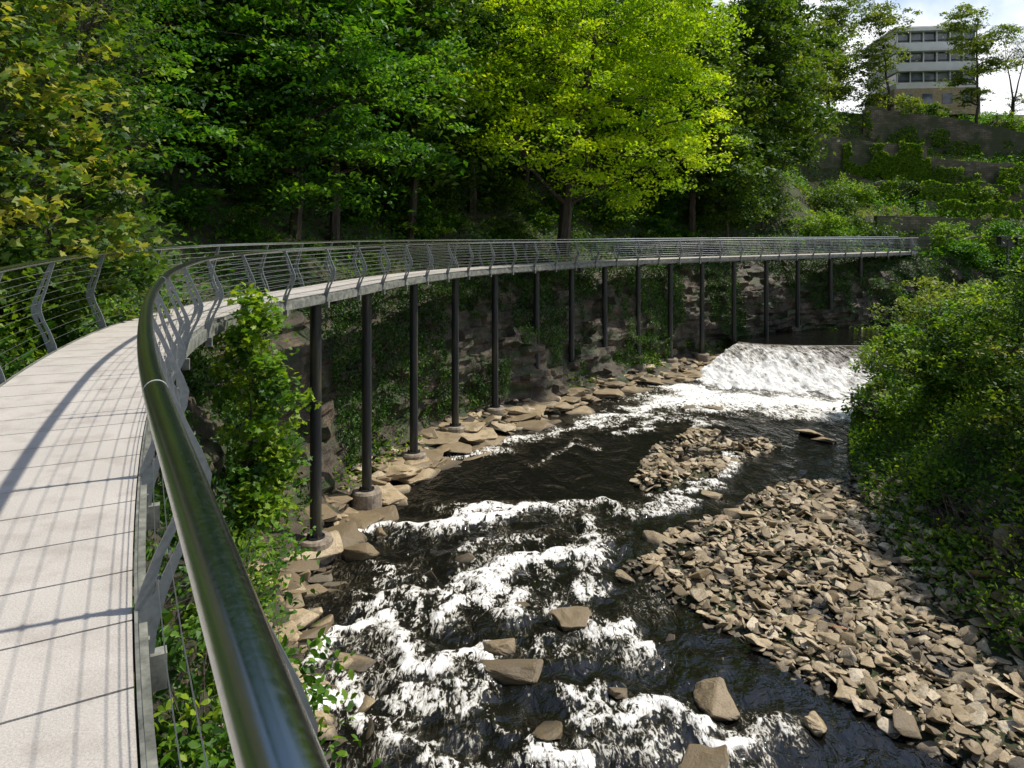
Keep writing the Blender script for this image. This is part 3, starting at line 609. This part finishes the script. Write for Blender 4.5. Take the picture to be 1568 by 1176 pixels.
for i,(x,y,r) in enumerate([(27,55,1.6),(31,57,1.7),(24,53.5,1.2),(35,57,1.9),(38,60,1.6),(30,63.5,1.6),(26,61,2.2),(42,60,1.6),(21,52.6,1.0),(36,54.5,1.5),(30,53.8,1.2),(33,64,1.8),(41,66,1.7),(47,68,1.5),(30,68,2.2),(52,79,1.8),(57,81,1.6),(45,81,2.0),(37,79,2.4),(62,84,1.8),(50,72,1.2)]):
    z=hz(x,y); tree('riverside_shrub' if y<64 else 'terrace_shrub',(x,y,z),[(x,y,z+.5*r,r*1.2,r,r*.8),(x+r*.6,y-.4*r,z+.2*r,r*.8,r*.8,r*.5)],int(60*r),28,.26,.6,(M_bush,M_green,M_forest)[i%3],.6,.2,.05,nl=12,flat=.5)

forest=empty('woodland_trees'); shrubs=empty('woodland_shrubs')
prot=[]
def proto(blobs,ncl,per,leaf,cr,mt,tb,tr):
    e=tree('proto',(0,0,0),blobs,ncl,per,leaf,cr,mt,tb,.26,tr,nl=24,flat=.3,shell=.4)
    ms=[c.data for c in e.children]
    for c in list(e.children): bpy.data.objects.remove(c)
    bpy.data.objects.remove(e); return ms
for k,(mt,tb) in enumerate([(M_forest,.45),(M_forest,.7),(M_green,.4),(M_pale,.4)]):
    prot.append(proto([(0,0,8.5,3.4,3.4,3.6),(1.5,-.5,5.2,3,3,1.8),(-1.8,.6,4.2,2.6,2.8,1.8),(.4,.8,11.5,2.4,2.4,2.2)],250,42,.33,.95,mt,tb,.2))
for k,(mt,tb) in enumerate([(M_forest,.75),(M_green,.45),(M_bush,.35)]):
    prot.append(proto([(0,0,1.2,1.9,1.9,1.3),(1,-.6,.8,1.2,1.2,.8),(-.8,.3,2.2,1.1,1.1,1)],75,40,.24,.6,mt,tb,.06))
def place(x,y,sc,kind,par=forest,zoff=-.6):
    r=rng.uniform(0,6.28); z=hz(x,y)
    for d in prot[kind]:
        o=bpy.data.objects.new('foliage' if 'foliage' in d.name else 'trunk',d); scene.collection.objects.link(o); o.parent=par
        o.location=(x,y,z+zoff); o.rotation_euler=(0,0,r); o.scale=(sc,sc,sc)
pts=[]
tries=0
while len(pts)<74 and tries<6000:
    tries+=1
    y=rng.uniform(25,85); x=rng.uniform(-.82*y-3,.38*y)
    t=float(tq(x,y))
    if t<6.5 or t>48: continue
    if y<32 and x>-16: continue
    if x/y>.30 and y<62: continue
    if math.hypot(x-3,y-41)<6.5: continue
    if all((x-a)**2+(y-b)**2>(3.7+.035*y)**2 for a,b in pts): pts.append((x,y))
for x,y in pts: place(x,y,rng.uniform(.85,1.4)*(1 if y<50 else 1.15),int(rng.choice([0,1,1,2] if x<8 else [0,1,1,3])))
for x,y,sc,k in [(24,66,1.0,1),(21,60,.7,1),(25,72,1.2,3),(29,80,1.3,1),(38,93,1.15,3),(44,99,1.15,3),(36,100,1.5,1),(50,112,1.4,3),(17,56,.8,1),(33,92,1.2,3)]:
    place(x,y,sc,k)
n=0;tries=0;sp=[]
while len(sp)<105 and tries<8000:
    tries+=1; x=rng.uniform(-22,26); y=rng.uniform(12,60)
    t=float(tq(x,y))
    if t<4.9 or t>17 or abs(x)>.78*y: continue
    if y<20 and x>-8.5: continue
    if all((x-a)**2+(y-b)**2>2.3**2 for a,b in sp): sp.append((x,y)); place(x,y,rng.uniform(.5,1.05)*(1 if t>6.3 else .6),int(rng.choice([4,4,5,6])),shrubs,-.25)
def ground_leaves(name,n,xr,yr,cond,size,mat,tb,lift=.5):
    x=rng.uniform(*xr,n);y=rng.uniform(*yr,n); t=sdist(x,y,LBs); r=-sdist(x,y,RBs); k=cond(x,y,t,r); x=x[k];y=y[k]
    m=fbm(x*.7,y*.7,2); z=height(x,y)+rng.random(len(x))**1.5*lift*(.3+1.6*m)
    s=size*(.6+.7*rng.random(len(x)))
    leaves(name,np.column_stack([x,y,z]),s,tb+(m-.5)*1.2+rng.normal(0,.15,len(x)),mat,T_rhomb,None,.4)
vis=lambda x,y:(np.abs(x)<.78*y+2)
ground_leaves('hillside_undergrowth',100000,(-28,36),(4,62),lambda x,y,t,r:(t>4)&(t<16)&vis(x,y)&(x>-.8*y),.25,M_green,.35,.7)
ground_leaves('hillside_undergrowth',60000,(-12,0),(2,20),lambda x,y,t,r:(t>3.6)&(t<8)&(np.abs(sdist(x,y,Cc[::4]))>1.05),.13,M_bush,.4,.5)
ground_leaves('right_bank_plants',140000,(9,30),(8,42),lambda x,y,t,r:(r>.2)&(x<.80*y+1.5),.14,M_bush,.48,.6)
ground_leaves('terrace_plants',60000,(26,75),(54,110),lambda x,y,t,r:(t>1)&(x>.38*y)&(x<.75*y+2)&(fbm(x*.3,y*.3,4)>.52),.36,M_green,.5,1.0)
ground_leaves('terrace_grass',70000,(28,75),(58,110),lambda x,y,t,r:(x>.4*y)&(x<.75*y+2),.28,M_pale,.65,.15)
N=320000; iu=rng.integers(0,nu,N); iv=rng.integers(14,nv,N)
m=fbm(iu*.16*.35,pz[iv]*.22,1)+(fbm(iu*.16*1.6,pz[iv]*.25,6)-.5)*.5; hgt=(pz[iv]+8.2)/6
k=(m>.65-.30*hgt)&(VC[iu,iv,1]>3)&(pz[iv]>-8.0); iu=iu[k];iv=iv[k]
P=VC[iu,iv]+np.column_stack([-cn[iu]*rng.uniform(.02,.35,len(iu))[:,None],rng.normal(0,.08,len(iu))])
leaves('cliff_ivy',P,rng.uniform(.08,.17,len(iu)),.5+rng.normal(0,.2,len(iu))+(fbm(iu*.05,iv*.1,3)-.5),M_ivy,T_rhomb,None,-.2)
N=14000; iu=rng.integers(0,nu,N); tt=rng.uniform(.5,1.9,N); k=fbm(iu*.16*.5,tt,5)>.57; iu=iu[k];tt=tt[k]
p=CL[iu]+cn[iu]*tt[:,None]; leaves('ledge_plants',np.column_stack([p,np.interp(tt,[.5,1.9],[-8.4,-7.6])+rng.random(len(iu))*.5]),rng.uniform(.1,.2,len(iu)),rng.normal(.6,.2,len(iu)),M_bush,T_rhomb,None,.4)

# ------------------------------------------------------------------ retaining walls & building
def wall(name,P,zt,zb,th=.6,mat=M_wall,cop=True):
    P=catmull(np.array([(a,b,c,d) for (a,b),c,d in zip(P,zt,zb)]),1.0)
    g=Geo(); T=np.gradient(P[:,:2],axis=0);T/=np.linalg.norm(T,axis=1)[:,None]; n=np.stack([-T[:,1],T[:,0]],1)
    V=[];F=[];
    for i,p in enumerate(P):
        zt_=p[2]+rng.normal(0,.1)
        V+= [(p[0],p[1],p[3]),(p[0],p[1],zt_),(p[0]+n[i,0]*th,p[1]+n[i,1]*th,zt_),(p[0]+n[i,0]*th,p[1]+n[i,1]*th,p[3])]
    for i in range(len(P)-1):
        for j in range(4): F.append((i*4+j,(i+1)*4+j,(i+1)*4+(j+1)%4,i*4+(j+1)%4))
    F+=[(0,1,2,3),tuple((len(P)-1)*4+j for j in (3,2,1,0))]
    g.add(V,F); o=g.make(name,mat); me=o.data; uv=me.uv_layers.new(name='UVMap')
    d=np.concatenate(([0],np.cumsum(np.linalg.norm(np.diff(P[:,:2],axis=0),axis=1))))
    for l in me.loops:
        v=me.vertices[l.vertex_index]; uv.data[l.index].uv=(d[l.vertex_index//4],v.co.z)
    return o
wall('stone_retaining_wall',[(48,97),(56,95),(64,91),(76,86)],[16.8,15.6,13.0,9.5],[8,7,5,3])
wall('stone_retaining_wall',[(36,86),(43,86),(50,85)],[12.2,11,10.2],[5,5,4])
wall('stone_retaining_wall',[(50,85),(58,83),(68,79)],[8.8,8.0,6.6],[3,3,2])
wall('stone_retaining_wall',[(39,80),(46,80),(58,77)],[5.9,5.6,5.0],[1,1,0])
wall('stone_retaining_wall',[(43,75),(50,76),(60,74)],[3.2,2.9,2.3],[-1,-1,-2])
wall('stone_retaining_wall',[(36,70),(41,70),(46,69.5)],[1.6,1.5,1.1],[-2,-2,-2])
wall('stone_retaining_wall',[(34.5,61.5),(38,62),(44,61),(52,59)],[-.35,-.4,-.5,-.7],[-6,-6,-6,-6])
def wall_ivy(a,b,zt,zb,n,thr):
    u=rng.random(n); x=a[0]+(b[0]-a[0])*u; y=a[1]+(b[1]-a[1])*u-.25; z=zb+(zt-zb)*rng.random(n)+fbm(x*.8,x*0,2)*1.0-.3
    k=fbm(x*.5,z*.4,3)>thr; leaves('wall_ivy',np.column_stack([x,y,z])[k],rng.uniform(.25,.45,k.sum()),rng.normal(.6,.25,k.sum()),M_bush,T_rhomb,None,0)
wall_ivy((40,86),(50,85),10.6,5,9000,.45); wall_ivy((56,95),(72,87.5),11.5,6,6000,.50); wall_ivy((48,97),(58,94.3),16.6,8,5000,.56); wall_ivy((43,75),(60,74),3,0,6000,.5); wall_ivy((36,61.4),(52,58.9),-.6,-5,8000,.42)
wall_ivy((50,85),(68,79),7.5,4,6000,.48); wall_ivy((39,80),(58,77),5.3,2,7000,.5)

bld=empty('office_building'); gw=Geo();gg=Geo();gt=Geo();gd=Geo()
bx,by=64.2,112; rot=-.12; W_,D_=11.5,12
def lb(geo,c,s,tone=.5):
    ca,sa=math.cos(rot),math.sin(rot); box(geo,(bx+c[0]*ca-c[1]*sa,by+c[0]*sa+c[1]*ca,c[2]),s,rot,tone)
zb=18.0; FH=3.0
lb(gt,(0,0,zb+1.5),(W_+.6,D_,4.0))
for f in range(3):
    z0=zb+3.5+f*FH
    lb(gw,(0,0,z0+.45),(W_,D_,.9)); lb(gg,(0,.2,z0+1.7),(W_-.4,D_-.5,1.6))
    for k in range(7): lb(gw,(-W_/2+.15+k*(W_-.3)/6,-D_/2+.16,z0+1.7),(.14,.3,1.6))
    lb(gd,(0,-D_/2+.3,z0+1.25),(W_-.6,.12,.08))
    lb(gw,(0,-.3,z0+2.72),(W_+.1,D_+.7,.50))
lb(gw,(0,0,zb+3.5+3*FH+.12),(W_+.5,D_+.5,.25)); 
for k in range(4): lb(gg,(-W_/2+1.6+k*2.8,-D_/2-.02,zb+1.9),(1.4,.1,1.5))
gw.make('white_bands',M_white,bld);gg.make('windows',M_glass,bld);gt.make('stone_base',M_tan,bld);gd.make('window_rails',M_dark,bld)
tree('slender_tree',(62.5,96,hz(62,96)),[(62.5,96,25.5,3.4,3,1.6),(61,96,28.8,3.2,3,1.5),(64.5,96,22.5,3.2,3,1.2),(65.5,96,27,2.6,2,1.3),(62,96,18.5,2.4,2,1.1),(60.5,96,20.5,2,2,.9)],220,48,.34,.9,M_pale,.5,.2,.28,nl=34,flat=.3)
tree('slender_tree',(69,97,hz(69,97)),[(69,97,25,2.6,2.6,3.5),(69,96,18,2,2,2)],60,14,.3,.9,M_pale,.4,.2,.2,nl=44,flat=.4,stems=2)
tree('slender_tree',(54,101,hz(54,101)),[(53,101,31,4,3.5,3.5),(52,101,25,3.5,3,3),(51,101,20,3,3,2.5),(56,100,18,2.4,2,1.6)],190,44,.40,1.0,M_pale,.5,.2,.28,nl=30,flat=.35)
tree('hillside_bush',(62,92,14),[(66,95,14.5,3.5,2,1.3),(72,95,13,4,2,1.8),(58,99,17,2.5,2,1)],130,40,.38,.8,M_bush,.6,.2,.08,nl=12,flat=.5)

g=Geo(); sx,sy=33.5,48.0; z0=hz(sx,sy)
sg=empty('information_post')
tube(g,[(sx,sy,z0-.2),(sx,sy,-.5)],.07,10); box(g,(sx,sy,-.35),(1.5,.9,.12)); box(g,(sx,sy,-.75),(1.0,.08,.5)); box(g,(sx-.55,sy,-.62),(.07,.5,.5)); box(g,(sx+.55,sy,-.62),(.07,.5,.5))
g.make('post_and_canopy',M_dark,sg)

# ------------------------------------------------------------------ light
az=math.atan2(.94,.34); el=math.radians(54)
w=bpy.data.worlds.new("World"); scene.world=w; w.use_nodes=True; nt=w.node_tree; nt.nodes.clear()
o=nd(nt,'ShaderNodeOutputWorld'); bg=nd(nt,'ShaderNodeBackground'); bg.inputs[1].default_value=.15
sk=nd(nt,'ShaderNodeTexSky',sky_type='NISHITA'); sk.sun_disc=False; sk.sun_elevation=el; sk.sun_rotation=az
tc=nd(nt,'ShaderNodeTexCoord'); sp_=nd(nt,'ShaderNodeSeparateXYZ'); nt.links.new(tc.outputs['Generated'],sp_.inputs[0])
n=noise(nt,3.0,6,.6,vec=tc.outputs['Generated'])
f=mth(nt,'ADD',mth(nt,'MULTIPLY',mth(nt,'SUBTRACT',n,.53),6),mth(nt,'MULTIPLY',mth(nt,'SUBTRACT',.46,sp_.outputs[2]),5),True)
c=mixc(nt,f,sk.outputs[0],(8.2,8.3,8.5)); nt.links.new(c,bg.inputs[0]); nt.links.new(bg.outputs[0],o.inputs[0])
sd=Vector((math.sin(az)*math.cos(el),math.cos(az)*math.cos(el),math.sin(el)))
L=bpy.data.lights.new('sun','SUN'); L.energy=5.0; L.angle=math.radians(1.2); L.color=(1,.94,.84)
lo=bpy.data.objects.new('sun',L); lo.rotation_euler=sd.to_track_quat('Z','Y').to_euler(); scene.collection.objects.link(lo)

cam=bpy.data.cameras.new('camera'); co=bpy.data.objects.new('camera',cam); scene.collection.objects.link(co)
co.location=(0,0,0); co.rotation_euler=(math.radians(90),0,0)
cam.sensor_width=36; cam.lens=24.96; cam.shift_y=-.1486; cam.clip_start=.05; cam.clip_end=4000
scene.camera=co
scene.view_settings.view_transform='Standard'; scene.view_settings.look='None'; scene.view_settings.exposure=0
